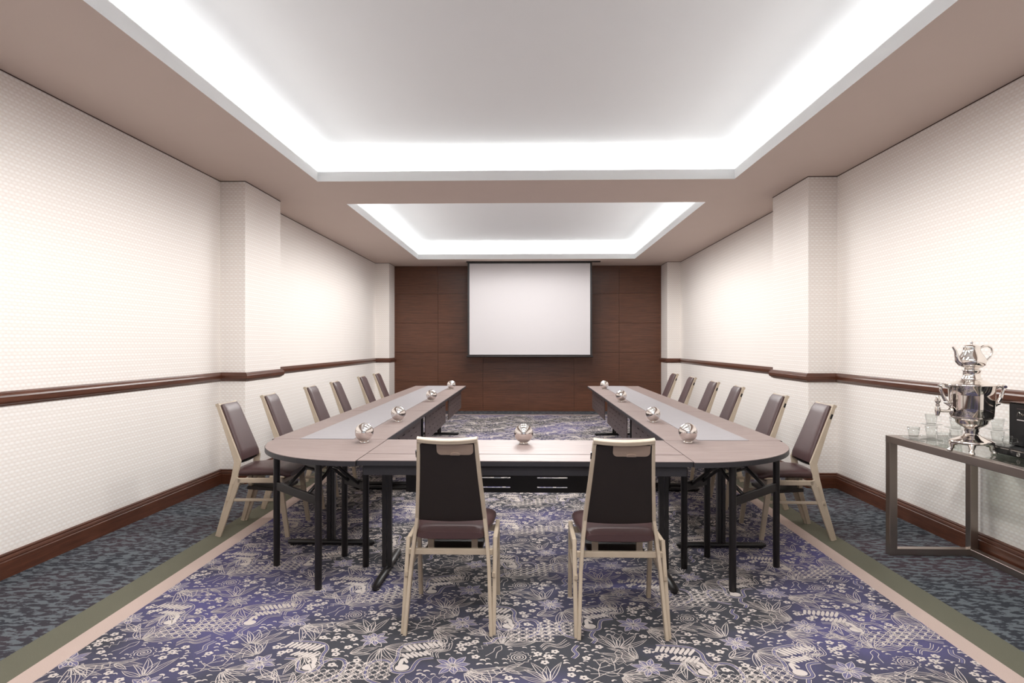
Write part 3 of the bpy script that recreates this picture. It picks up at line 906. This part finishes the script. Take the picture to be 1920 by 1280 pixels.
# glass cups and saucers
def make_cup(h=.07, r=.036, nm='glass_cup'):
    t = thing(nm, '', 'cup'); mb = MB()
    mb.lathe([(.001, 0), (r*.62, 0), (r*.72, .006), (r*.84, h*.4), (r, h), (r - .0022, h), (r*.84 - .0024, h*.4), (r*.66, .009), (.001, .007)], n=32, cap=False)
    mb.build('bowl', M['glass'], t)
    mb = MB(); mb.tube([(r*.96, 0, h*.82), (r + .016, 0, h*.78), (r + .02, 0, h*.55), (r + .008, 0, h*.34), (r*.84, 0, h*.3)], .003, 8); mb.build('handle', M['glass'], t)
    return t
def make_saucer():
    mb = MB(); mb.lathe([(.001, .002), (.025, .001), (.03, .003), (.062, .012), (.0625, .0135), (.03, .0055), (.024, .0038), (.001, .0038)], n=40, cap=False)
    return mb.build('glass_saucer', M['glass'])
cup0, sau0 = make_cup(), make_saucer(); used = {'c': 0, 's': 0}
def put(kind, loc, lab, grp, rz=0):
    src = cup0 if kind == 'c' else sau0
    o = src if not used[kind] else copy_tree(src)
    used[kind] = 1; o.location = loc; o.rotation_euler.z = rz; o['label'] = lab; o['category'] = 'cup' if kind == 'c' else 'saucer'; o['group'] = grp
g1, g2 = 'clear glass cups on the console', 'clear glass saucers on the console'
stacks = [((2.45, 4.13), 1, 'at the far end of the console', .5), ((2.585, 4.17), 2, 'by the wall left of the samovar', -.4),
          ((2.48, 3.885), 1, 'just behind the samovar tap', .2), ((2.63, 4.0), 2, 'second by the wall left of the samovar', .8), ((2.83, 3.93), 2, 'by the wall right of the samovar', -.2)]
for (x, y), n, where, rz in stacks:
    z = KZ
    for k in range(n):
        lv = '' if n == 1 else (', lower of two' if k == 0 else ', upper of two')
        put('s', (x, y, z), 'clear glass saucer %s%s' % (where, lv), g2)
        put('c', (x, y, z + .005), 'clear glass tea cup %s%s' % (where, lv), g1, rz)
        z += .0765
# espresso cup on the machine tray
# coffee machine
cm = thing('coffee_machine', 'black capsule coffee machine with silver script on its side, cut by the right frame edge', 'coffee machine', (2.72, 3.30, KZ))
mx, my = 2.72, 3.30
mb = MB(); bx = (2.578 - mx, 2.90 - mx, 2.98 - my, 3.615 - my)
mb.bar(((bx[0]+bx[1])/2, bx[2], .023), ((bx[0]+bx[1])/2, bx[3], .023), bx[1]-bx[0], .04, ch=.004); mb.build('base_tray', M['blackpl'], cm)
mb = MB(); mb.box(bx[0] - .0012, bx[0] + .002, bx[2], bx[3], .0335, .0362); mb.box(bx[0], bx[1], bx[3] - .001, bx[3] + .0012, .0335, .0362); mb.build('chrome_line', M['chrome'], cm)
mb = MB(); mb.bar(((2.665+2.90)/2 - mx, 3.0 - my, .161), ((2.665+2.90)/2 - mx, 3.612 - my, .161), .235, .236, ch=.006); mb.build('housing', M['blackpl'], cm)
MB().box(2.662 - mx, 2.903 - mx, 2.998 - my, 3.614 - my, .279, .283).build('lid_edge', M['chrome'], cm)
mb = MB(); fx = 2.665 - mx - .0008
mb.box(fx - .0012, fx + .001, 3.05 - my, 3.555 - my, .246, .2505); mb.box(fx - .0012, fx + .001, 3.05 - my, 3.555 - my, .186, .1905)
mb.build('silver_stripe', M['chrome'], cm)
# handwritten mark between the stripes
mb = MB(); pts = []
for y, z in [(.0, .008), (.004, .03), (.012, .034), (.016, .024), (.010, .014), (.018, .010), (.026, .028), (.030, .012), (.036, .024), (.041, .012), (.047, .024), (.052, .012), (.060, .022), (.066, .012), (.074, .030), (.076, .010), (.086, .022), (.092, .012), (.104, .022)]:
    pts.append((fx - .001, 3.553 - my - y * 1.3, .199 + z))
mb.tube(pts, .0012, 6); mb.build('script_mark', M['chrome'], cm)
mb = MB(); q = [(bx[0] - .001, 3.43 - my + .0105*math.cos(2*PI*k/20), .0185 + .0105*math.sin(2*PI*k/20)) for k in range(20)]
mb.tube(q, .0014, 6, closed=True); mb.tube([(bx[0] - .001, 3.438 - my, .014), (bx[0] - .001, 3.43 - my, .026), (bx[0] - .001, 3.428 - my, .012), (bx[0] - .001, 3.421 - my, .022)], .0013, 6)
mb.build('emblem', M['chrome'], cm)
ec = make_cup(.052, .026, 'espresso_cup'); ec['label'] = 'small clear glass espresso cup on the black coffee machine tray'; ec['category'] = 'cup'
ec.location = (2.612, 3.555, KZ + .048); ec.rotation_euler.z = -.6
es = copy_tree(sau0); es.name = 'espresso_saucer'; es.location = (2.612, 3.555, KZ + .0432); es['label'] = 'clear glass saucer under the small espresso cup on the black tray'; es['category'] = 'saucer'; es['group'] = g2
es.scale = (.56, .56, .9)


# ------------------------------------------------------------------ lights
def area(name, loc, sx, sy, power, rot=(0,0,0), col=(1,1,1), spread=PI):
    l = bpy.data.lights.new(name, 'AREA'); l.shape = 'RECTANGLE'; l.size = sx; l.size_y = sy; l.energy = power; l.color = col; l.spread = spread
    o = bpy.data.objects.new(name, l); C.objects.link(o); o.location = loc; o.rotation_euler = rot; return o
# every cove run carries a wide-beam strip for its edge and a narrow-beam strip washing across the tray
for y0, y1 in TR:
    yc, ln = (y0 + y1) / 2, (y1 - y0)
    for wpm, tilt, spr in ((1.75, .8, PI), (1.1, 1.42, 1.0), (1.2, 1.52, .55)):
        for x, s in ((TX0 - .1, 1), (TX1 + .1, -1)):
            area('cove_strip', (x, yc, LIPZ - .012), .03, ln, wpm * ln, (PI, s * tilt, 0), (1, 1, 1), spr)
        for y, s in ((y0 - .1, 1), (y1 + .1, -1)):
            area('cove_strip', ((TX0 + TX1) / 2, y, LIPZ - .012), TX1 - TX0, .03, wpm * (TX1 - TX0), (PI + s * tilt, 0, 0), (1, 1, 1), spr)
# daylight outside the rear window
area('window_daylight', ((wx0 + wx1) / 2, YR - .35, (wz0 + wz1) / 2), wx1 - wx0, wz1 - wz0, 500, (-PI/2, 0, 0), (.80, .84, 1))
# added fill spots inside the trays, without fixtures, to brighten the walls
SPOTP = 51
def spot(name, loc, power, size=3.06, blend=.3, rad=.12, col=(1, .985, .97)):
    l = bpy.data.lights.new(name, 'SPOT'); l.energy = power; l.spot_size = size; l.spot_blend = blend; l.shadow_soft_size = rad; l.color = col
    o = bpy.data.objects.new(name, l); C.objects.link(o); o.location = loc; return o
for y in (-.4, 1.2, 2.9, 4.6):
    for x in (-.7, -.03, .64): spot('ceiling_spot', (x, y, 3.09), SPOTP)
for y in (8.1, 9.4, 10.7):
    for x in (-.7, -.03, .64): spot('ceiling_spot', (x, y, 3.09), SPOTP)

w = bpy.data.worlds.new('World'); bpy.context.scene.world = w; w.use_nodes = True
bg = w.node_tree.nodes['Background']; bg.inputs[0].default_value = (.8, .88, 1, 1); bg.inputs[1].default_value = 1.0

# ------------------------------------------------------------------ camera
cam = bpy.data.cameras.new('camera'); co = bpy.data.objects.new('camera', cam); C.objects.link(co)
cam.sensor_fit = 'HORIZONTAL'; cam.sensor_width = 36; cam.lens = 36 * F_PX / W_PX
cam.shift_y = 5 / W_PX; cam.clip_start = .05
co.location = (0, 0, 1.38); co.rotation_euler = (PI / 2, 0, math.atan(30 / F_PX))
sc = bpy.context.scene; sc.camera = co
sc.view_settings.view_transform = 'Standard'; sc.view_settings.look = 'None'
sc.view_settings.gamma = 1; sc.view_settings.use_curve_mapping = False
sc.view_settings.exposure = 0
sc.cycles.max_bounces = 10; sc.cycles.diffuse_bounces = 6; sc.cycles.glossy_bounces = 4; sc.cycles.transmission_bounces = 8; sc.cycles.transparent_max_bounces = 40
sc.cycles.use_denoising = True
sc.cycles.sample_clamp_indirect = 6
sc.cycles.caustics_reflective = False; sc.cycles.caustics_refractive = False
